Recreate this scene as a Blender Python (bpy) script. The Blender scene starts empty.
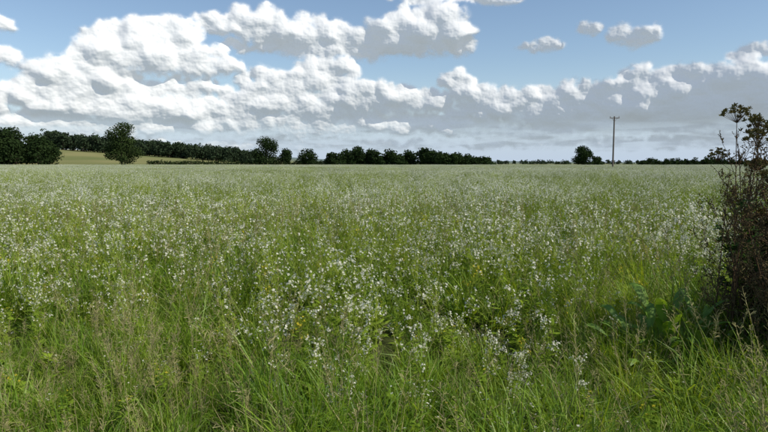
import bpy, math, random
import numpy as np
from mathutils import Vector
random.seed(7); rng=np.random.default_rng(7)
sc=bpy.context.scene
R=math.radians
F=603.0; PITCH=R(-5.02); CAMH=1.7
SUN_AZ=R(112); SUN_EL=R(44)   # azimuth measured from +Y towards +X

# ------------------------------------------------------------------ terrain
def sst(a,b,x):
    t=np.clip((x-a)/(b-a),0,1); return t*t*(3-2*t)
def H(x,y):
    x=np.asarray(x,float); y=np.asarray(y,float)
    h=12.0*sst(265,470,y)*np.clip((-85-x)/170,0,1.15)
    h=h+9*sst(900,1900,y)*(0.6+0.4*np.sin(x/260.0+1.0))
    h=h+0.10*np.sin(x*0.21+1)*np.sin(y*0.17)*sst(6,20,y)
    return h

# ------------------------------------------------------------------ materials
def newmat(name):
    m=bpy.data.materials.new(name); m.use_nodes=True
    nt=m.node_tree; nt.nodes.clear(); return m,nt
def veg(name,cols,trans=0.35,gloss=0.04,rough=0.45,scale=0.6,tint=None,hscale=1.0):
    """foliage: colour ramp driven by per-instance random + world-position noise"""
    m,nt=newmat(name); N=nt.nodes; L=nt.links
    out=N.new('ShaderNodeOutputMaterial')
    oi=N.new('ShaderNodeObjectInfo'); geo=N.new('ShaderNodeNewGeometry')
    nz=N.new('ShaderNodeTexNoise'); nz.inputs['Scale'].default_value=scale; nz.inputs['Detail'].default_value=2
    L.new(geo.outputs['Position'],nz.inputs['Vector'])
    n2=N.new('ShaderNodeTexNoise'); n2.inputs['Scale'].default_value=scale*25; n2.inputs['Detail'].default_value=0
    L.new(geo.outputs['Position'],n2.inputs['Vector'])
    a=N.new('ShaderNodeMath'); a.operation='MULTIPLY'; a.inputs[1].default_value=0.35
    L.new(oi.outputs['Random'],a.inputs[0])
    b=N.new('ShaderNodeMath'); b.operation='MULTIPLY_ADD'; b.inputs[1].default_value=0.7
    L.new(nz.outputs['Fac'],b.inputs[0]); L.new(a.outputs[0],b.inputs[2])
    c=N.new('ShaderNodeMath'); c.operation='MULTIPLY_ADD'; c.inputs[1].default_value=0.6
    L.new(n2.outputs['Fac'],c.inputs[0]); L.new(b.outputs[0],c.inputs[2])
    d=N.new('ShaderNodeMath'); d.operation='SUBTRACT'; d.inputs[1].default_value=0.32
    L.new(c.outputs[0],d.inputs[0])
    r=N.new('ShaderNodeValToRGB'); L.new(d.outputs[0],r.inputs['Fac'])
    el=r.color_ramp.elements
    el[0].position=0.1; el[0].color=(*cols[0],1); el[1].position=0.9; el[1].color=(*cols[-1],1)
    for i,cc in enumerate(cols[1:-1]):
        e=el.new(0.1+0.8*(i+1)/(len(cols)-1)); e.color=(*cc,1)
    df=N.new('ShaderNodeBsdfDiffuse')
    L.new(r.outputs[0],df.inputs['Color'])
    cur=df.outputs[0]
    if trans>0:
        tr=N.new('ShaderNodeBsdfTranslucent')
        mx=N.new('ShaderNodeMixShader'); mx.inputs[0].default_value=trans
        if tint:
            tm=N.new('ShaderNodeMix'); tm.data_type='RGBA'; tm.blend_type='MULTIPLY'; tm.inputs[0].default_value=1
            L.new(r.outputs[0],tm.inputs[6]); tm.inputs[7].default_value=(*tint,1)
            L.new(tm.outputs[2],tr.inputs['Color'])
        else: L.new(r.outputs[0],tr.inputs['Color'])
        L.new(cur,mx.inputs[1]); L.new(tr.outputs[0],mx.inputs[2]); cur=mx.outputs[0]
    if gloss>0:
        gl=N.new('ShaderNodeBsdfGlossy')
        gl.inputs['Roughness'].default_value=rough; gl.inputs['Color'].default_value=(.8,.8,.8,1)
        m2=N.new('ShaderNodeMixShader'); m2.inputs[0].default_value=gloss
        L.new(cur,m2.inputs[1]); L.new(gl.outputs[0],m2.inputs[2]); cur=m2.outputs[0]
    L.new(cur,out.inputs['Surface'])
    return m
T=(1.5,1.28,0.45)
M_stem=veg('crop_stem',[(.19,.245,.035),(.27,.335,.05),(.35,.42,.09)],.25,0)
M_leaf=veg('crop_leaf',[(.10,.165,.018),(.18,.27,.03),(.27,.37,.045)],.4,0,tint=T)
M_petal=veg('white_petal',[(.76,.75,.64),(.81,.80,.71),(.85,.83,.77)],.35,0.0)
M_yel=veg('yellow_petal',[(.60,.48,.04),(.70,.58,.06)],.3,0.0)
M_grass=veg('grass_blade',[(.055,.125,.012),(.12,.225,.02),(.21,.32,.03),(.33,.39,.07)],.4,0.02,tint=T)
M_dry=veg('dry_grass',[(.24,.22,.09),(.34,.31,.14),(.42,.38,.20)],.3,0)
M_dock=veg('dock_leaf',[(.09,.18,.025),(.15,.27,.035),(.20,.32,.05)],.35,0.03,0.5,tint=T)
M_bram=veg('bramble_leaf',[(.03,.07,.015),(.055,.11,.022),(.11,.17,.035)],.3,0.02,0.5,tint=T)
M_brown=veg('dead_stem',[(.05,.03,.02),(.09,.055,.035),(.13,.085,.05)],.05,0)
M_seed=veg('seed_head',[(.07,.045,.025),(.12,.085,.045),(.15,.13,.06)],.15,0)
M_umb=veg('umbel_seeds',[(.09,.065,.025),(.15,.12,.045),(.18,.17,.06)],.15,0)
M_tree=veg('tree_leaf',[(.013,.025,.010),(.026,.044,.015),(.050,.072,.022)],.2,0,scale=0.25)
M_thaze=veg('tree_leaf_hazed',[(.024,.039,.022),(.036,.055,.029),(.058,.080,.040)],.2,0.0,scale=0.12)  # aerial haze painted into the leaf colour of far trees
M_bark=veg('bark',[(.06,.045,.035),(.11,.09,.07)],0.0,0.0)
M_wood=veg('weathered_wood',[(.10,.08,.065),(.17,.14,.115)],0,0.02,scale=3)
M_ceramic=veg('insulator',[(.12,.07,.05),(.16,.1,.07)],0,0.1)

def ground_mat():
    m,nt=newmat('ground_soil_grass'); N=nt.nodes; L=nt.links
    out=N.new('ShaderNodeOutputMaterial'); bs=N.new('ShaderNodeBsdfDiffuse')
    geo=N.new('ShaderNodeNewGeometry'); sep=N.new('ShaderNodeSeparateXYZ'); L.new(geo.outputs['Position'],sep.inputs[0])
    n1=N.new('ShaderNodeTexNoise'); n1.inputs['Scale'].default_value=2.5; n1.inputs['Detail'].default_value=5; L.new(geo.outputs['Position'],n1.inputs['Vector'])
    r1=N.new('ShaderNodeValToRGB'); L.new(n1.outputs[0],r1.inputs[0])
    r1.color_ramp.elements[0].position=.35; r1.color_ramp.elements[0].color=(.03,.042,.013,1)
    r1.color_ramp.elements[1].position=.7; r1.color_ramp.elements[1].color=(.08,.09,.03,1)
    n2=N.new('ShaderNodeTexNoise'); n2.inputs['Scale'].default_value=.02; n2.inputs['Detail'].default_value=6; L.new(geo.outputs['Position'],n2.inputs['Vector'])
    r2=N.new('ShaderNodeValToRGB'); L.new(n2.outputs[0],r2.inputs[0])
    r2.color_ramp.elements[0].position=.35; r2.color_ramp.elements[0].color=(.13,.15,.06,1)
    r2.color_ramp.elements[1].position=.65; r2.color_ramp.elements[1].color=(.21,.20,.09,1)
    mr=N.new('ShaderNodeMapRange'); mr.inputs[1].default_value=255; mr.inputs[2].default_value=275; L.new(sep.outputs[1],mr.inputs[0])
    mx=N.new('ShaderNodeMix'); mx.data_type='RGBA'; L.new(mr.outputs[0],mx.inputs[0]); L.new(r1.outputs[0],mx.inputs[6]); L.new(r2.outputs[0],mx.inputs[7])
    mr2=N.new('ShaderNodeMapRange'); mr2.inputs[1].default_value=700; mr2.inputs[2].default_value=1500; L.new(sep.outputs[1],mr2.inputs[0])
    mx2=N.new('ShaderNodeMix'); mx2.data_type='RGBA'; L.new(mr2.outputs[0],mx2.inputs[0]); L.new(mx.outputs[2],mx2.inputs[6]); mx2.inputs[7].default_value=(.13,.17,.17,1)  # distance haze painted in: far ground blends to blue-grey
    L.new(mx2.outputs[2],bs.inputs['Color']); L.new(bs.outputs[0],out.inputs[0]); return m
M_ground=ground_mat()

# ------------------------------------------------------------------ mesh builder
class MB:
    def __init__(s): s.v=[]; s.f=[]; s.m=[]
    def tube(s,pts,r0,r1,mat,sides=3):
        n=len(pts); base=len(s.v)
        for i,p in enumerate(pts):
            p=Vector(p); q=Vector(pts[min(i+1,n-1)])-Vector(pts[max(i-1,0)])
            if q.length<1e-9:q=Vector((0,0,1))
            q.normalize(); a=q.orthogonal().normalized(); b=q.cross(a); r=r0+(r1-r0)*i/(n-1)
            for k in range(sides):
                t=2*math.pi*k/sides; s.v.append(p+a*(r*math.cos(t))+b*(r*math.sin(t)))
        for i in range(n-1):
            for k in range(sides):
                k2=(k+1)%sides
                s.f.append((base+i*sides+k,base+i*sides+k2,base+(i+1)*sides+k2,base+(i+1)*sides+k)); s.m.append(mat)
    def strip(s,base,az,el,length,width,droop,mat,segs=4,prof=None,fold=0.0,twist=0.0):
        p=Vector(base); st=length/segs; b0=len(s.v)
        side0=Vector((-math.sin(az),math.cos(az),0))
        for i in range(segs+1):
            t=i/segs
            w=width*(prof(t) if prof else (1-t**1.6)*0.5+0.0)
            e=el-droop*t*t
            d=Vector((math.cos(az)*math.cos(e),math.sin(az)*math.cos(e),math.sin(e)))
            sd=side0
            if twist:
                sd=(side0*math.cos(twist*t)+side0.cross(d)*math.sin(twist*t))
            if fold:
                up=sd.cross(d)
                s.v.append(p+sd*w-up*(-fold*w)); s.v.append(p.copy()); s.v.append(p-sd*w-up*(-fold*w))
            else:
                s.v.append(p+sd*w); s.v.append(p-sd*w)
            p=p+d*st
        c=3 if fold else 2
        for i in range(segs):
            for k in range(c-1):
                a=b0+i*c+k
                s.f.append((a,a+1,a+c+1,a+c)); s.m.append(mat)
    def flower(s,c,nrm,r,mp,mc,petals=4,lod=0):
        c=Vector(c); nrm=Vector(nrm).normalized(); a=nrm.orthogonal().normalized(); b=nrm.cross(a)
        ph=random.random()*6.3
        if lod>=1:
            a,b=a*math.cos(ph)+b*math.sin(ph),b*math.cos(ph)-a*math.sin(ph)
            k=len(s.v); up=nrm*r*0.35
            s.v+= [c+a*r+up,c+b*r*.8,c-a*r+up,c-b*r*.8]; s.f.append((k,k+1,k+2,k+3)); s.m.append(mp); return
        for i in range(petals):
            t=ph+2*math.pi*i/petals; w=0.62*math.pi/petals
            d0=a*math.cos(t-w)+b*math.sin(t-w); d1=a*math.cos(t)+b*math.sin(t); d2=a*math.cos(t+w)+b*math.sin(t+w)
            up=nrm*r*random.uniform(0,.3); k=len(s.v)
            s.v+=[c,c+d0*r*.75+up*.7,c+d1*r+up,c+d2*r*.75+up*.7]; s.f.append((k,k+1,k+2,k+3)); s.m.append(mp)
        q=r*.2; k=len(s.v); o=nrm*r*.12
        s.v+=[c+a*q+o,c+b*q+o,c-a*q+o,c-b*q+o]; s.f.append((k,k+1,k+2,k+3)); s.m.append(mc)
    def mesh(s,name,mats):
        me=bpy.data.meshes.new(name); me.from_pydata([tuple(v) for v in s.v],[],s.f)
        for m in mats: me.materials.append(m)
        me.polygons.foreach_set('material_index',s.m); me.update(); return me
U=random.uniform
def rdir(az,el): return Vector((math.cos(az)*math.cos(el),math.sin(az)*math.cos(el),math.sin(el)))

CM=[M_stem,M_leaf,M_petal,M_yel,M_grass,M_dry]
leafprof=lambda t: 0.5*math.sin(math.pi*min(1,t*0.92+0.06))**0.8*(1+0.18*math.sin(t*26))
def inflo(mb,p,d,lod,petal=2,rich=1.0):
    n=int((4.8 if lod==0 else 3.9 if lod==1 else 2.5)*U(.3,1.6)*rich)+(1 if random.random()<.55*rich else 0)
    k=1.2 if lod==0 else 1.15 if lod==1 else 1.5
    for i in range(n):
        a=U(0,6.28); off=Vector((math.cos(a),math.sin(a),0))*U(.008,.028)+Vector((0,0,U(-.045,.015)))
        c=p+off
        nn=Vector((math.cos(a)*.7,math.sin(a)*.7,U(.2,1.0)))
        if lod==0: mb.tube([p-d*.04+Vector((0,0,off.z*.5)),c],.0008,.0006,0)
        mb.flower(c,nn,U(.007,.012)*k,petal,3,4,lod)
def radish(mb,ox,oy,h,lod=0,petal=2,flowery=1.0):
    lx,ly=U(-.16,.16)*h,U(-.16,.16)*h
    ns=6 if lod==0 else 3 if lod==1 else 2
    pts=[Vector((ox+lx*(i/ns)**1.6,oy+ly*(i/ns)**1.6,h*i/ns)) for i in range(ns+1)]
    mb.tube(pts,.0045 if lod<2 else .006,.0015 if lod<2 else .003,0)
    def at(t):
        x=t*ns; i=min(int(x),ns-1); return pts[i].lerp(pts[i+1],x-i)
    inflo(mb,pts[-1],Vector((0,0,1)),lod,petal,flowery)
    nb=int(U(8,14) if lod==0 else U(7,10) if lod==1 else U(4,6))
    for b in range(nb):
        t=U(.3,.96); az=U(0,6.28); L=U(.14,.34)*(1.25-t*.6)*h; e=U(.6,1.2)
        p0=at(t); p1=p0+rdir(az,e)*L*.5; p2=p1+rdir(az+U(-.3,.3),min(e+.25,1.45))*L*.5
        mb.tube([p0,p1,p2] if lod<2 else [p0,p2],.0024 if lod<2 else .004,.0012 if lod<2 else .002,0)
        if random.random()<.75*flowery: inflo(mb,p2,rdir(az,e),lod,petal,flowery*.8)
        if lod<2:
            for sb in range(random.randint(1,3)):
                q0=p1.lerp(p2,U(0,.7)); a2=az+U(-1.4,1.4); q1=q0+rdir(a2,U(.5,1.3))*U(.05,.13)
                mb.tube([q0,q1],.0014,.001,0)
                if random.random()<.5*flowery: inflo(mb,q1,rdir(a2,1),lod,petal,flowery*.6)
            for pd in range(random.randint(2,5) if lod==0 else 2): # pods
                q0=p0.lerp(p2,U(.2,.9)); a2=U(0,6.28); q1=q0+rdir(a2,U(.3,1.1))*U(.03,.055)
                mb.tube([q0,q0.lerp(q1,.55),q1],.0008,.002 if lod else .0018,0)
    nl=int(U(13,20) if lod==0 else U(9,13) if lod==1 else U(5,8))
    for l in range(nl):
        t=U(.03,.92); az=U(0,6.28); Ln=U(.08,.19)*(1.2-t)
        mb.strip(at(t),az,U(.1,.9),Ln,Ln*U(.28,.42),U(.4,1.5),1,4 if lod==0 else 2,leafprof,fold=.25 if lod==0 else 0)
def blades(mb,ox,oy,rad,n,h0,h1,mat,w=.006,segs=4,spread=.5):
    for i in range(n):
        a=U(0,6.28); r=rad*math.sqrt(random.random()); L=U(h0,h1)
        mb.strip((ox+math.cos(a)*r,oy+math.sin(a)*r,-.01),U(0,6.28),U(.9,1.5),L,w*U(.6,1.4),U(.2,1.0)*spread*2.9,mat if random.random()>.06 else 5,segs,twist=U(-1.2,1.2))
def panicle(mb,ox,oy,h):
    az=U(0,6.28); top=Vector((ox,oy,0))+rdir(az,U(1.25,1.5))*h
    mb.tube([(ox,oy,0),Vector((ox,oy,0)).lerp(top,.55)+Vector((0,0,.02)),top],.0014,.0007,5)
    for k in range(22):
        t=U(.74,1.0); p=Vector((ox,oy,0)).lerp(top,t); a=U(0,6.28); q=p+rdir(a,U(.3,1.2))*U(.01,.05)*(1.25-t)*2
        mb.tube([p,q],.0007,.0018,5)

def mkcoll(name,builders):
    c=bpy.data.collections.new(name)
    for i,bf in enumerate(builders):
        mb=MB(); bf(mb); me=mb.mesh('%s_%02d'%(name,i),CM); o=bpy.data.objects.new('%s_%02d'%(name,i),me); c.objects.link(o)
    c.use_fake_user=True
    return c
def rp(fl,pet=2,h=(.82,1.0)): return lambda mb: radish(mb,0,0,U(*h),0,pet,fl)
# ordered from leafy / gone to seed (0) to full flower (9); 10 is a yellow-flowered one
C_rad=mkcoll('wild_radish',[rp(.15),rp(.3),rp(.5),rp(.65),rp(.8),rp(.95),rp(1.05),rp(1.2),rp(1.35),rp(1.5),rp(.9,3,(.6,.75))])
def daisy(mb):
    for s in range(9):
        az=U(0,6.28); h=U(.25,.42); e=U(1.0,1.5); p0=Vector((U(-.03,.03),U(-.03,.03),0)); p1=p0+rdir(az,e)*h*.6; p2=p1+rdir(az,e+.1)*h*.4
        mb.tube([p0,p1,p2],.0016,.0008,0)
        mb.flower(p2,(U(-.4,.4),U(-.4,.4),1),U(.006,.009),2,3,7)
        for k in range(2):
            q=p1.lerp(p2,U(0,.6)); q1=q+rdir(U(0,6.28),U(.7,1.3))*U(.04,.1); mb.tube([q,q1],.001,.0006,0); mb.flower(q1,(U(-.5,.5),U(-.5,.5),1),U(.005,.009),2,3,7)
        for k in range(8):
            q=p0.lerp(p2,U(.1,.8)); mb.strip(q,U(0,6.28),U(.2,1),U(.03,.06),.012,.6,1,2,leafprof)
def weed(mb,pet=3):
    h=U(.25,.45); mb.tube([(0,0,0),(U(-.03,.03),U(-.03,.03),h)],.003,.001,0)
    for k in range(26):
        t=U(.05,.98); L=U(.05,.12)*(1.2-t*.5); mb.strip((0,0,h*t),U(0,6.28),U(.1,.9),L,L*U(.3,.5),U(.3,1.1),1,4,leafprof,fold=.25)
    for k in range(random.randint(2,7)): 
        c=Vector((U(-.05,.05),U(-.05,.05),h+U(-.03,.05))); mb.tube([(0,0,h*.8),c],.001,.0007,0); mb.flower(c,(U(-.4,.4),U(-.4,.4),1),U(.006,.010),pet,3,4)
C_weed=mkcoll('field_weed',[daisy,daisy,daisy,weed,weed,lambda m:weed(m,2),lambda m:weed(m,2)])
def gr(n,h0,h1,rad=.07,mat=4,pan=0,w=.006,sp=.5):
    def f(mb):
        blades(mb,0,0,rad,n,h0,h1,mat,w,4,sp)
        for i in range(pan): panicle(mb,U(-rad,rad),U(-rad,rad),U(h1*.9,h1*1.35))
    return f
C_grass=mkcoll('grass_tuft',[gr(60,.18,.42),gr(65,.2,.48,.06,4,0,.006,.6),gr(50,.25,.55,.09,4,1),gr(60,.15,.35,.1),gr(60,.3,.68,.07,4,2,.008,.75),gr(85,.2,.6,.08,4,0,.010,.8),
                             gr(40,.2,.45,.08,4,5),gr(22,.2,.5,.09,5,6,.004)])
def patch1(fl):
    def f(mb):
        for i in range(13): radish(mb,U(-.5,.5),U(-.5,.5),U(.68,1.04),1,2,fl*U(.5,1.3))
        blades(mb,0,0,.7,150,.35,.85,4,.012,3,.4)
    return f
C_p1=mkcoll('radish_patch',[patch1(.35),patch1(.55),patch1(.75),patch1(.95),patch1(1.15),patch1(1.35)])
def patch2(fl):
    def f(mb):
        for i in range(95): radish(mb,U(-1.5,1.5),U(-1.5,1.5),U(.74,1.0),2,2,fl*U(.7,1.2))
        for k in range(14): blades(mb,U(-1.4,1.4),U(-1.4,1.4),.6,22,.5,.85,4,.02,2,.3)
    return f
C_p2=mkcoll('radish_patch_wide',[patch2(.7),patch2(.95),patch2(1.1),patch2(1.3)])

def scatter(name,P,rot,scl,idx,coll):
    n=len(P); me=bpy.data.meshes.new(name); me.vertices.add(n); me.vertices.foreach_set('co',np.asarray(P,np.float32).ravel())
    a=me.attributes.new('rot','FLOAT_VECTOR','POINT'); a.data.foreach_set('vector',np.asarray(rot,np.float32).ravel())
    a=me.attributes.new('scl','FLOAT_VECTOR','POINT'); a.data.foreach_set('vector',np.asarray(scl,np.float32).ravel())
    a=me.attributes.new('idx','INT','POINT'); a.data.foreach_set('value',np.asarray(idx,np.int32))
    o=bpy.data.objects.new(name,me); sc.collection.objects.link(o)
    ng=bpy.data.node_groups.new(name+'_gn','GeometryNodeTree')
    ng.interface.new_socket('Geometry',in_out='INPUT',socket_type='NodeSocketGeometry'); ng.interface.new_socket('Geometry',in_out='OUTPUT',socket_type='NodeSocketGeometry')
    N=ng.nodes; L=ng.links; gi=N.new('NodeGroupInput'); go=N.new('NodeGroupOutput')
    ip=N.new('GeometryNodeInstanceOnPoints'); ci=N.new('GeometryNodeCollectionInfo'); ci.inputs['Collection'].default_value=coll
    ci.inputs['Separate Children'].default_value=True; ci.inputs['Reset Children'].default_value=True
    def na(nm,t):
        x=N.new('GeometryNodeInputNamedAttribute'); x.data_type=t; x.inputs['Name'].default_value=nm; return [s for s in x.outputs if s.enabled and s.name=='Attribute'][0]
    L.new(gi.outputs[0],ip.inputs['Points']); L.new(ci.outputs[0],ip.inputs['Instance']); ip.inputs['Pick Instance'].default_value=True
    L.new(na('idx','INT'),ip.inputs['Instance Index']); L.new(na('rot','FLOAT_VECTOR'),ip.inputs['Rotation']); L.new(na('scl','FLOAT_VECTOR'),ip.inputs['Scale'])
    L.new(ip.outputs[0],go.inputs[0]); md=o.modifiers.new('scatter','NODES'); md.node_group=ng
    return o
def cloudpts(dens,y0,y1,mx=.74,mg=1.6):
    W=mx*y1+mg; n=int(dens*2*W*(y1-y0)); x=rng.uniform(-W,W,n); y=rng.uniform(y0,y1,n)
    k=np.abs(x)<mx*y+mg; return x[k],y[k]
def vn(x,y,s,seed=0):
    r=np.random.default_rng(seed); o=np.zeros_like(x)
    for i in range(7):
        a=r.uniform(0,6.28); f=s*r.uniform(.5,2.2); o+=np.sin((x*np.cos(a)+y*np.sin(a))*f+r.uniform(0,6.28))
    return o/4.0
def mk(name,x,y,coll,idx,s,sz=None,tilt=.12):
    n=len(x); P=np.stack([x,y,H(x,y)],1); rot=np.stack([rng.normal(0,tilt,n),rng.normal(0,tilt,n),rng.uniform(0,6.28,n)],1)
    sz=s if sz is None else sz
    return scatter(name,P,rot,np.stack([s,s,sz],1),idx,coll)

def edge(x): return 3.6+1.2*sst(.7,2.2,np.abs(x-.1))+.2*np.sin(x*2.7)
# verge grass
x,y=cloudpts(62,1.7,6.6)
e=edge(x); pn=vn(x,y,1.7,3); p3=vn(x,y,4.5,33); rt=sst(.6,2.0,x)
k=rng.random(len(x))<np.clip(1.1-(y-e)*.5,.2,1)*np.where(np.abs(x-.1)<1.2,.8,1)*np.clip(.9+.4*p3+.4*rt,.5,1); x,y,e,pn,p3,rt=x[k],y[k],e[k],pn[k],p3[k],rt[k]
dryp=np.clip(.04+.20*sst(.3,-2.0,x)*(y<4.6)+.05*pn-.05*rt,0,.5)
idx=np.where(rng.random(len(x))<dryp,rng.integers(6,8,len(x)),rng.choice([0,1,3,5,5,2,4,4],len(x)))
s=np.clip(rng.uniform(.55,1.0,len(x))*(1+(.32*pn+.26*p3)*(1-.4*rt))*(1+.4*rt),.4,1.7)
mk('verge_grass',x,y,C_grass,idx,s,None,.24)
x,y=cloudpts(20,6.0,13); mk('crop_understorey_grass',x,y,C_grass,rng.integers(0,6,len(x)),rng.uniform(.9,1.55,len(x)))
# weeds at verge
x,y=cloudpts(16,2.2,7); k=(rng.random(len(x))<np.clip(.35+.6*vn(x,y,1.6,9)+.4*np.exp(-((x-.1)/1.1)**2),0,1)); x,y=x[k],y[k]
daz=rng.random(len(x))<(.10+.35*np.exp(-((x-.2)/.8)**2)); mk('verge_wildflowers',x,y,C_weed,np.where(daz,rng.integers(0,3,len(x)),rng.integers(3,7,len(x))),rng.uniform(.65,1.1,len(x)))
# crop near
x,y=cloudpts(21,3.0,13)
e=edge(x); pr=sst(-.7,1.6,y-e)*np.clip(.78+.7*vn(x,y,1.2,5),.2,1); k=rng.random(len(x))<pr; x,y,e=x[k],y[k],e[k]
hs=(.5+.5*sst(-.5,2.6,y-e))*rng.uniform(.72,1.14,len(x))*(1+.09*vn(x,y,1.3,8))
fn=vn(x,y,1.5,12)
idx=np.clip(np.round(4.3+4.4*fn+rng.normal(0,1.6,len(x))),0,9).astype(int); idx=np.where(rng.random(len(x))<.05,10,idx)
mk('flowering_radish_crop',x,y,C_rad,idx,hs,None,.15)
# mid
g=.85; xs,ys=np.meshgrid(np.arange(-40,40,g),np.arange(12.6,42,g)); x=xs.ravel()+rng.uniform(-.3,.3,xs.size); y=ys.ravel()+rng.uniform(-.3,.3,xs.size)
k=np.abs(x)<.72*y+2; x,y=x[k],y[k]
idx=np.clip(np.round(2.6+2.6*vn(x,y,.5,14)+rng.normal(0,.9,len(x))),0,5).astype(int)
mk('flowering_radish_field',x,y,C_p1,idx,rng.uniform(.9,1.1,len(x)),rng.uniform(.82,1.1,len(x))*(1+.07*vn(x,y,.6,15)),.03)
g=2.6; xs,ys=np.meshgrid(np.arange(-220,230,g),np.arange(42,262,g)); x=xs.ravel()+rng.uniform(-.6,.6,xs.size); y=ys.ravel()+rng.uniform(-.6,.6,xs.size)
k=np.abs(x)<.74*y+6; x,y=x[k],y[k]
idx=np.clip(np.round(1.7+1.4*vn(x,y,.08,16)+rng.normal(0,.6,len(x))),0,3).astype(int)
mk('flowering_radish_field',x,y,C_p2,idx,rng.uniform(.95,1.1,len(x)),rng.uniform(.9,1.12,len(x))*(1+.06*vn(x,y,.08,4)),.01)

# ------------------------------------------------------------------ ground sheet
ya=np.concatenate([np.linspace(-40,20,40),np.linspace(22,260,60),np.linspace(264,500,50),np.geomspace(520,9000,40)])
xa=np.concatenate([-np.geomspace(7000,300,20),np.linspace(-290,290,120),np.geomspace(300,7000,20)])
X,Y=np.meshgrid(xa,ya); Z=H(X,Y); nv=X.size; w=len(xa)
fs=[(j*w+i,j*w+i+1,(j+1)*w+i+1,(j+1)*w+i) for j in range(len(ya)-1) for i in range(w-1)]
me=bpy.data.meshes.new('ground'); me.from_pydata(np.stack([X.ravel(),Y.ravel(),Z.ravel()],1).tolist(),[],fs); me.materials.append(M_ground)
for p in me.polygons: p.use_smooth=True
sc.collection.objects.link(bpy.data.objects.new('ground',me))

# ------------------------------------------------------------------ trees
def leafcloud(r,lobes,n,ls):
    lobes=np.array(lobes); vol=lobes[:,3]*lobes[:,4]; pk=r.choice(len(lobes),n,p=vol/vol.sum())
    d=r.normal(size=(n,3)); d/=np.linalg.norm(d,axis=1)[:,None]
    rad=r.uniform(.25,1.08,n)**.55
    lo=lobes[pk]; c=lo[:,:3]+d*rad[:,None]*lo[:,[3,3,4]]
    c[:,2]=np.maximum(c[:,2],ls*.3)
    nn=d+r.normal(0,.6,(n,3)); nn/=np.linalg.norm(nn,axis=1)[:,None]
    a=np.cross(nn,r.normal(size=(n,3))); a/=np.linalg.norm(a,axis=1)[:,None]; b=np.cross(nn,a)
    s=(ls*r.uniform(.5,1.3,n))[:,None]; a=a*s; b=b*s*.7
    return np.stack([c+a,c+b,c-a,c-b],1).reshape(-1,3)
def tree_data(seed,h,wd,base=.2,n=1800,ls=.35,nl=18):
    r=np.random.default_rng(seed); random.seed(seed); mb=MB()
    lobes=[]
    for i in range(nl):
        t=r.uniform(0,1); z=h*(base+ (1-base)*(.12+.76*t)); prof=math.sin(math.pi*(.16+.74*t))**.7
        if base<.05: prof=math.cos(t*1.35)**.6
        a=r.uniform(0,6.28); rr=wd*.5*prof*r.uniform(.25,.78)
        q=wd*r.uniform(.15,.26); lobes.append((math.cos(a)*rr,math.sin(a)*rr,z,q,q*r.uniform(.55,.85)))
    lobes.append((0,0,h*(base+(1-base)*.45),wd*.32,h*(1-base)*.36))
    top=h*(base+(1-base)*.6)
    mb.tube([(0,0,-.3),(r.uniform(-.1,.1),0,h*base*.8),(r.uniform(-.3,.3),r.uniform(-.3,.3),top)],h*.03,h*.008,0,7)
    for l in lobes[:-1]:
        z0=min(l[2]*.75,h*(base+.15)+(l[2]-h*base)*.4)
        mb.tube([(0,0,z0),(l[0]*.5,l[1]*.5,(z0+l[2])/2-.1),(l[0],l[1],l[2])],h*.011,h*.003,0,4)
    V=np.array([tuple(v) for v in mb.v]); return V,mb.f,leafcloud(r,lobes,n,ls)
def tree_obj(name,items,mat):
    vs=[];fs=[];ms=[];o=0
    for (x,y,h,wd,base,n,ls,seed) in items:
        V,f,Lv=tree_data(seed,h,wd,base,n,ls); z=float(H(x,y))
        off=np.array([x,y,z]); vs.append(V+off); fs+= [tuple(i+o for i in q) for q in f]; ms+=[1]*len(f); o+=len(V)
        vs.append(Lv+off); m=len(Lv)//4; fs+=[(o+4*i,o+4*i+1,o+4*i+2,o+4*i+3) for i in range(m)]; ms+=[0]*m; o+=len(Lv)
    me=bpy.data.meshes.new(name); me.from_pydata(np.concatenate(vs).tolist(),[],fs); me.materials.append(mat); me.materials.append(M_bark)
    me.polygons.foreach_set('material_index',ms); me.update(); ob=bpy.data.objects.new(name,me); sc.collection.objects.link(ob); return ob
def px2x(px,D): return (px-384)/F*D*1.0
def up(py,D): return (163-py)/F*D+CAMH
rr=random.Random(3)
def at(px,D,pytop,wpx,base=.12,n=1800,seed=1,ls=None):
    x=px2x(px,D); z=float(H(x,D)); h=up(pytop,D)-z; return (x,D,h*1.0,wpx/F*D,base,n,ls or max(.34,D*.0013),seed)
tree_obj('oak_tree',[at(123,255,122,40,.04,7500,11)],M_tree)
tree_obj('oak_tree',[at(267,300,137,30,.03,4200,23)],M_tree)
tree_obj('oak_tree',[at(582,290,147,23,.03,3500,31)],M_tree)
tree_obj('hawthorn_tree',[at(286,300,149,18,.0,2200,41)],M_tree)
tree_obj('hawthorn_tree',[at(309,300,148,22,.0,2400,43)],M_tree)
tree_obj('hawthorn_tree',[at(596,300,157,14,.0,1200,44)],M_tree)
it=[]
for i in range(34):
    px=rr.uniform(-80,56); it.append(at(px,rr.uniform(285,330),rr.uniform(126,137)+max(0,(px-30))*.45,rr.uniform(24,36),.0,1500,100+i,.55))
tree_obj('woodland_trees',it,M_tree)
it=[]
for i in range(105):
    px=46+i*2.05+rr.uniform(-2,2); top=131+ (px-50)*.09+rr.uniform(-2,2.5)
    it.append(at(px,rr.uniform(470,500),top,rr.uniform(12,19),.0,500,200+i,.75))
tree_obj('ridge_tree_belt',it,M_thaze)
it=[]
prof=[(335,150),(345,147),(356,146),(366,148),(378,152),(388,150),(400,153),(412,149),(424,147),(436,149),(446,153),(456,154),(466,155),(476,157),(486,160)]
for j in range(2):
    for i,(px,t) in enumerate(prof): it.append(at(px+rr.uniform(-4,4),rr.uniform(290,330),t+rr.uniform(-1.5,1.5)+j*2.5,rr.uniform(17,24),.0,1300,300+i+50*j,.5))
tree_obj('copse_trees',it,M_tree)
it=[]
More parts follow.
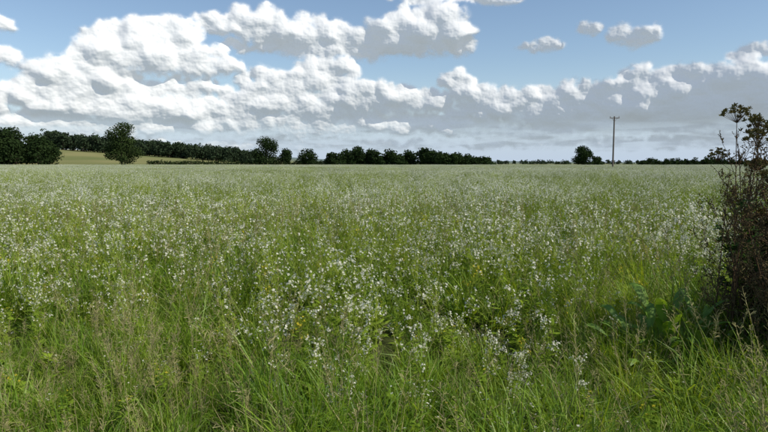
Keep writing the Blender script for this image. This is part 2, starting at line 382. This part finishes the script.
for i in range(70):
    px=150+i*3.0; it.append(at(px,300+rr.uniform(-6,6),160.3+rr.uniform(-1.0,1),7,.0,130,400+i,.3))
for i in range(46):
    px=640+i*3.4; it.append(at(px,rr.uniform(300,330),rr.uniform(157.5,161.5)-(3 if 18<i<25 else 0),rr.uniform(7,12),.0,260,500+i,.4))
tree_obj('hedgerow',it,M_tree)
it=[]
for i in range(90):
    px=300+i*5.6+rr.uniform(-3,3); it.append(at(px,rr.uniform(820,900),rr.uniform(159.5,161.8),rr.uniform(5,13),.0,120,600+i))
tree_obj('distant_trees',it,M_thaze)

# ------------------------------------------------------------------ utility pole
D=128; px_=px2x(612,D); z0=float(H(px_,D))
pole=bpy.data.objects.new('utility_pole',None); sc.collection.objects.link(pole); pole.location=(px_,D,z0)
def part(name,fn,mats,parent):
    mb=MB(); fn(mb); me=mb.mesh(name,mats); o=bpy.data.objects.new(name,me); sc.collection.objects.link(o); o.parent=parent; return o
ht=up(117,D)-z0
part('shaft',lambda m:m.tube([(0,0,-.5),(0,0,ht*.5),(0,0,ht)],.19,.13,0,10),[M_wood],pole)
def arm(m):
    for z in (ht-.35,):
        k=len(m.v)
        for xx in (-1.0,1.0):
            for yy in (-.2,-.08):
                for zz in (z-.07,z+.07): m.v.append(Vector((xx,yy,zz)))
        for f in [(0,1,3,2),(4,6,7,5),(0,4,5,1),(2,3,7,6),(0,2,6,4),(1,5,7,3)]: m.f.append(tuple(k+i for i in f)); m.m.append(0)
    m.tube([(-.6,-.14,ht-.4),(0,-.1,ht-1.1)],.03,.03,0,4); m.tube([(.6,-.14,ht-.4),(0,-.1,ht-1.1)],.03,.03,0,4)
part('crossarm',arm,[M_wood],pole)
def ins(m):
    for xx in (-.9,0,.9): m.tube([(xx,-.14,ht-.28),(xx,-.14,ht-.2),(xx,-.14,ht-.12),(xx,-.14,ht+.02)],.07,.05,0,6)
part('insulators',ins,[M_ceramic],pole)

# ------------------------------------------------------------------ dried hogweed stand with bramble at right
random.seed(21)
def hog(name,x,y,stems,hmax,spread,umb=3):
    par=bpy.data.objects.new(name,None); sc.collection.objects.link(par); par.location=(x,y,0)
    def st(m):
        for s in range(stems):
            h=hmax*U(.55,.97) if s else hmax; az=U(0,6.28); r=U(0,spread*.35); b=Vector((math.cos(az)*r,math.sin(az)*r,0))
            lean=Vector((U(-1,.7)*spread*.55,U(-.6,.6)*spread*.5,h)) if s else Vector((-.05,0,h))
            pts=[b+Vector((lean.x*(t**1.4),lean.y*(t**1.4),lean.z*t)) for t in (0,.2,.4,.6,.8,1)]
            m.tube(pts,.007,.0028,0,5)
            for k in range(int(U(13,20))):
                t=U(.2,.97); i=min(int(t*5),4); p=pts[i].lerp(pts[i+1],t*5-i); a=U(0,6.28); L=U(.1,.3)*(1.2-t*.6)
                q=p+rdir(a,U(.5,1.1))*L; q2=q+rdir(a+U(-.4,.4),U(.9,1.45))*L*.6
                m.tube([p,q,q2],.0026,.0012,0,3)
                for j in range(7):
                    c=p.lerp(q,U(.3,1)) if j<2 else q.lerp(q2,U(0,1)); d=c+rdir(U(0,6.28),U(.3,1.4))*U(.03,.1); m.tube([c,d],.0012,.0008,0,3)
                    for g in range(7):
                        e=c.lerp(d,U(.1,1)); m.tube([e,e+rdir(U(0,6.28),U(-1,1))*.010],.0035,.002,1,3)
            if s<umb:
              for (c,sc_) in ((pts[-1],1.0),(pts[-2]+Vector((U(-.12,.12),U(-.1,.1),.1)),.7)):
                if sc_<1: m.tube([pts[-2],c],.002,.0015,0,3)
                for k in range(26):
                  a=k*2.4+U(-.1,.1); e=c+rdir(a,U(.3,1.4))*U(.09,.14)*sc_; m.tube([c,e],.0018,.0012,0,3)
                  for g in range(16): e2=e+rdir(U(0,6.28),U(.0,1.5))*U(.012,.032)*sc_; m.tube([e,e2],.0008,.0042,2,3)
    part('dead_stems',st,[M_brown,M_seed,M_umb],par)
hog('hogweed_plant',2.80,4.75,8,2.02,.6)
hog('hogweed_plant',3.2,4.95,14,1.92,.7)
hog('hogweed_plant',3.05,4.3,12,1.5,.6,0)
hog('hogweed_plant',3.3,4.5,14,1.8,.6)
hog('hogweed_plant',2.9,4.15,9,1.2,.45,0)
def bramble(name,x,y,rx,ry,h,n):
    par=bpy.data.objects.new(name,None); sc.collection.objects.link(par); par.location=(x,y,0)
    canes=[]
    def cn(m):
        for k in range(45):
            a=U(0,6.28); b=Vector((U(-1,1)*rx*.5,U(-1,1)*ry*.5,0)); L=U(.5,1)*h
            pts=[b]
            for i in range(6):
                e=1.35-i*U(.1,.3); pts.append(pts[-1]+Vector((math.cos(a)*math.cos(e)*rx*.6/h,math.sin(a)*math.cos(e)*ry*.6/h,math.sin(e)))*L/4.4)
            pts=[Vector((p.x,p.y,max(p.z,0))) for p in pts]
            canes.append(pts); m.tube(pts,.004,.0015,0,4)
    part('canes',cn,[M_brown],par)
    def lv(m):
        for k in range(n):
            pts=random.choice(canes); i=random.randint(0,5); p=pts[i].lerp(pts[i+1],random.random())+Vector((U(-.06,.06),U(-.06,.06),U(-.05,.06)))
            a=U(0,6.28)
            for j in (-.9,0,.9):
                L=U(.04,.075); m.strip(p,a+j,U(-.2,.8),L,L*U(.5,.7),U(.3,1.1),0,3,leafprof,fold=.25)
    part('leaves',lv,[M_bram],par)
bramble('bramble_bush',3.3,4.8,.7,.6,1.35,2600)
bramble('bramble_bush',3.15,4.2,.55,.5,1.0,1800)
bramble('bramble_bush',3.85,5.4,.8,.8,1.4,1500)
def dock(name,x,y,n,L0,L1,w):
    par=bpy.data.objects.new(name,None); sc.collection.objects.link(par); par.location=(x,y,0)
    pr=lambda t:0.5*math.sin(math.pi*min(1,t*.9+.08))**.65*(1+.08*math.sin(t*31))
    def f(m):
        for k in range(n):
            a=U(0,6.28); r=U(.0,.07); L=U(L0,L1); e=U(.7,1.4); b=Vector((math.cos(a)*r,math.sin(a)*r,0)); p=b+rdir(a,e)*U(.2,.52)
            m.tube([b,p],.004,.003,1,4); m.strip(p,a,e-.1,L,L*w*U(.8,1.2),U(1.0,2.2),0,8,pr,fold=.3,twist=U(-.5,.5))
    part('leaves',f,[M_dock,M_stem],par)
dock('dock_plant',2.3,4.8,22,.2,.34,.3)
dock('dock_plant',2.52,4.6,18,.18,.32,.3)
dock('dock_plant',2.08,4.6,16,.16,.28,.28)

# ------------------------------------------------------------------ clouds: relief shells of cumulus, lit by the sun plus a faint emission of their own
def pxdir(px,py):
    vx=(px-384)/F; vy=-(py-216)/F; c,s=math.cos(PITCH),math.sin(PITCH)
    dy=c-s*vy; dz=s+c*vy; return math.atan2(vx,dy), dz/math.hypot(vx,dy)
_pr=np.random.default_rng(5); _perm=np.concatenate([_pr.permutation(512)]*2); _g=_pr.uniform(0,2*np.pi,512)
def perlin(x,y,o=0):
    xi=np.floor(x).astype(int); yi=np.floor(y).astype(int); xf=x-xi; yf=y-yi
    u=xf*xf*xf*(xf*(xf*6-15)+10); v=yf*yf*yf*(yf*(yf*6-15)+10)
    def gr_(i,j,dx,dy):
        h=_g[_perm[(_perm[(xi+i+o*37)%512]+yi+j)%512]]; return np.cos(h)*dx+np.sin(h)*dy
    a=gr_(0,0,xf,yf); b=gr_(1,0,xf-1,yf); c=gr_(0,1,xf,yf-1); d=gr_(1,1,xf-1,yf-1)
    return (a+(b-a)*u)+((c+(d-c)*u)-(a+(b-a)*u))*v
def fbm(x,y,oc,o=0,g=.5):
    s=0;a=1
    for i in range(oc): s=s+a*perlin(x*2**i,y*2**i,o+i*3); a*=g
    return s
cell=.00115
ga=np.arange(-.98,.98,cell); gt=np.arange(-.002,.36,cell); GA,GT=np.meshgrid(ga,gt)
WA=GA+fbm(GA*24,GT*30,4,1)*.012; WT=GT+fbm(GA*24,GT*30,4,9)*.009
Hh=np.full(GA.shape,-.05); Tr=np.ones(GA.shape)
def puff(a,t,ra,rt,z,rz,soft=.5,op=1.0):
    i0,i1=int((t-rt*1.0-.008+.002)/cell),int((t+rt+.012)/cell); j0,j1=int((a-ra-.018+.98)/cell),int((a+ra+.018+.98)/cell)
    i0=max(i0,0); j0=max(j0,0)
    if i1<=i0 or j1<=j0: return
    sl=(slice(i0,i1),slice(j0,j1)); wa=WA[sl]; wt=WT[sl]
    if wa.size==0: return
    m=1-((wa-a)/ra)**2-((wt-t)/rt)**2
    mp=np.clip(m,0,1)
    h=np.where(m>0,z+rz*np.sqrt(mp),-.05); Hh[sl]=np.maximum(Hh[sl],h)
    al=np.clip(mp/soft,0,1); al=al*al*(3-2*al); Tr[sl]*=1-al*op
px1=1/F
blobs=[(215,24,30,14),(258,30,48,21),(305,36,45,20),(350,42,45,18),(400,40,42,26),(438,36,32,30),(412,22,28,18),(330,50,120,12),(360,50,60,16),(460,48,16,14),
(440,-2,60,8),(495,2,30,5),(160,42,40,25),(128,58,50,27),(195,66,48,22),(108,38,22,17),(75,78,46,23),(48,78,22,15),(165,90,80,14),(60,98,64,17),(105,90,44,18),
(0,26,14,9),(4,60,18,11),(4,96,20,12),(328,74,38,18),(290,86,54,20),(262,98,44,15),(370,98,50,21),(320,108,95,18),(120,110,115,16),(210,112,66,14),(415,104,40,16),
(460,86,20,18),(482,100,42,20),(522,102,26,17),(548,96,20,12),(582,98,38,17),(620,94,32,19),(652,82,32,17),(690,86,38,21),(740,88,44,24),(790,92,40,25),
(700,104,105,24),(560,112,120,18)]
bank=[(60,128,150,13),(300,128,170,17),(520,130,160,16),(700,124,150,19),(20,118,60,10),(180,124,70,11),(430,122,60,12),(620,124,90,14),(760,118,60,18),(100,143,90,7),(250,145,80,7),(360,146,120,7),(560,145,120,8),(720,143,90,9)]
small=[(540,47,30,8),(635,38,31,14),(590,31,11,10),(755,54,24,10)]
cr_=random.Random(17)
for k in range(26):
    s_=cr_.choice([-1,1]); bx=384+s_*cr_.uniform(440,700); by=cr_.choice([cr_.uniform(20,60),cr_.uniform(80,120),cr_.uniform(95,125)]); w_=cr_.uniform(30,80); blobs.append((bx,by,w_,w_*.38))
def cluster(b,zoff,dens,op):
    bx,by,rx,ry=b
    if bx<-320 or bx>1088: return
    a0,t0=pxdir(bx,by)
    ra=rx*px1*.92; rt=ry*px1
    puff(a0,t0,ra*.95,rt*.8,zoff,rt*1.0,1.0,op)
    n=int(dens*(6+rx/ry*9))
    for i in range(n):
        ang=cr_.uniform(-.25,math.pi+.25); q=cr_.uniform(.35,.95)**.7
        ca=a0+math.cos(ang)*ra*q; ct=t0+math.sin(ang)*rt*q*.85
        r1=rt*cr_.uniform(.25,.55)*(1-.25*q); zz=zoff+rt*math.sqrt(max(0,1-q*q))*.95
        puff(ca,ct,r1*1.25,r1,zz,r1*.9,1.0,op)
        for j in range(3):
            an=cr_.uniform(-.4,3.6); r2=r1*cr_.uniform(.25,.5)
            puff(ca+math.cos(an)*r1*.9,ct+math.sin(an)*r1*.8,r2*1.15,r2,zz+r1*.3*cr_.random(),r2*.8,1.0,op*.5)
for b in bank: cluster(b,-.012,1.0,.72)
for b in blobs: cluster(b,0,1.0,.97)
for b in small: cluster(b,0,.8,.9)
dn=fbm(GA*60,GT*80,5,20,.6); dn2=fbm(GA*20,GT*30,3,30)
def blur(A,n):
    for _ in range(n):
        A=(np.roll(A,1,0)+2*A+np.roll(A,-1,0))/4; A=(np.roll(A,1,1)+2*A+np.roll(A,-1,1))/4
    return A
V=Hh>-.035; Hf=np.where(V,Hh,0); Wt=V.astype(float)
for _ in range(14):
    Hn=blur(Hf*Wt,1); Wn=blur(Wt,1); Hf=np.where(V,Hf,np.where(Wn>1e-4,Hn/np.maximum(Wn,1e-4),0)); Wt=np.where(V,1.0,(Wn>1e-4)*1.0)
Hf=.32*blur(Hf,7)+.28*blur(Hf,20)+.40*blur(Hf,60)+dn*.0015
AL=blur(1-Tr,4)
AL=np.clip(AL*1.08+(dn*.75+dn2*.25)*(1-np.abs(2*np.clip(AL,0,1)-1))*1.1,0,1)
gap=.25+.75*sst(-.28,.12,fbm(GA*9,GT*75,4,50))
AL=AL*(gap+(1-gap)*sst(.03,.075,GT))*(.62+.38*sst(.004,.085,GT))*(.4+.6*sst(-.001,.015,GT))  # breaks in the bank; opacity also lowered near the horizon to imitate haze
RHO=6000*(1-Hf*.75)
Xc=np.sin(GA)*RHO; Yc=np.cos(GA)*RHO; Zc=GT*RHO+CAMH
keep=AL>.012
kq=(keep[:-1,:-1]|keep[1:,:-1]|keep[:-1,1:]|keep[1:,1:])
vi=np.zeros(GA.shape,bool); vi[:-1,:-1]|=kq; vi[1:,:-1]|=kq; vi[:-1,1:]|=kq; vi[1:,1:]|=kq
ids=-np.ones(GA.shape,int); ids[vi]=np.arange(vi.sum())
Q=np.stack([ids[:-1,:-1][kq],ids[:-1,1:][kq],ids[1:,1:][kq],ids[1:,:-1][kq]],1)
me=bpy.data.meshes.new('clouds'); nvt=int(vi.sum()); nq=len(Q)
me.vertices.add(nvt); me.vertices.foreach_set('co',np.stack([Xc[vi],Yc[vi],Zc[vi]],1).astype(np.float32).ravel())
me.loops.add(nq*4); me.loops.foreach_set('vertex_index',Q.astype(np.int32).ravel())
me.polygons.add(nq); me.polygons.foreach_set('loop_start',np.arange(0,nq*4,4,dtype=np.int32)); 
me.update(calc_edges=True); me.polygons.foreach_set('use_smooth',np.ones(nq,bool))
at_=me.attributes.new('opacity','FLOAT','POINT'); at_.data.foreach_set('value',AL[vi].astype(np.float32))
m,nt=newmat('cloud'); N=nt.nodes; L=nt.links
out=N.new('ShaderNodeOutputMaterial'); df=N.new('ShaderNodeBsdfDiffuse'); df.inputs['Color'].default_value=(.64,.63,.61,1)
em=N.new('ShaderNodeEmission'); em.inputs['Color'].default_value=(.84,.90,1,1); em.inputs['Strength'].default_value=.23  # added bluish glow, stands for light scattered inside the cloud
ad=N.new('ShaderNodeAddShader'); L.new(df.outputs[0],ad.inputs[0]); L.new(em.outputs[0],ad.inputs[1])
tp=N.new('ShaderNodeBsdfTransparent'); atn=N.new('ShaderNodeAttribute'); atn.attribute_name='opacity'
mx=N.new('ShaderNodeMixShader'); L.new(atn.outputs['Fac'],mx.inputs[0]); L.new(tp.outputs[0],mx.inputs[1]); L.new(ad.outputs[0],mx.inputs[2]); L.new(mx.outputs[0],out.inputs[0])
me.materials.append(m); sc.collection.objects.link(bpy.data.objects.new('clouds',me))

# ------------------------------------------------------------------ world
W=bpy.data.worlds.new('World'); sc.world=W; W.use_nodes=True
nt=W.node_tree; N=nt.nodes; L=nt.links; N.clear()
BS=.125
sky=N.new('ShaderNodeTexSky'); sky.sky_type='NISHITA'; sky.sun_disc=False; sky.sun_elevation=SUN_EL; sky.sun_rotation=SUN_AZ
sky.air_density=1.0; sky.dust_density=.3; sky.ozone_density=1.6
tc=N.new('ShaderNodeTexCoord'); sp=N.new('ShaderNodeSeparateXYZ'); L.new(tc.outputs['Generated'],sp.inputs[0])
mr=N.new('ShaderNodeMapRange'); mr.interpolation_type='SMOOTHERSTEP'; mr.inputs[1].default_value=-.02; mr.inputs[2].default_value=.17; mr.inputs[3].default_value=.9; mr.inputs[4].default_value=0.0; L.new(sp.outputs[2],mr.inputs[0])
hm=N.new('ShaderNodeMix'); hm.data_type='RGBA'; L.new(mr.outputs[0],hm.inputs[0]); L.new(sky.outputs[0],hm.inputs[6]); hm.inputs[7].default_value=(.50/BS,.62/BS,.79/BS,1)
bg=N.new('ShaderNodeBackground'); bg.inputs['Strength'].default_value=BS; L.new(hm.outputs[2],bg.inputs['Color'])
wo=N.new('ShaderNodeOutputWorld'); L.new(bg.outputs[0],wo.inputs[0])

# ------------------------------------------------------------------ sun
sl=bpy.data.lights.new('sun','SUN'); sl.energy=5.0; sl.angle=R(.53); sl.color=(1,.94,.82); so=bpy.data.objects.new('sun',sl); sc.collection.objects.link(so)
sd=Vector((math.sin(SUN_AZ)*math.cos(SUN_EL),math.cos(SUN_AZ)*math.cos(SUN_EL),math.sin(SUN_EL)))
so.rotation_euler=sd.to_track_quat('Z','Y').to_euler(); so.location=sd*50
# ------------------------------------------------------------------ camera
cd=bpy.data.cameras.new('camera'); cd.sensor_width=36; cd.lens=36*F/768; cd.clip_end=20000; cd.clip_start=.05
co=bpy.data.objects.new('camera',cd); sc.collection.objects.link(co); co.location=(0,0,CAMH); co.rotation_euler=(math.pi/2+PITCH,0,0); sc.camera=co
sc.view_settings.view_transform='Standard'; sc.view_settings.look='None'; sc.view_settings.exposure=0
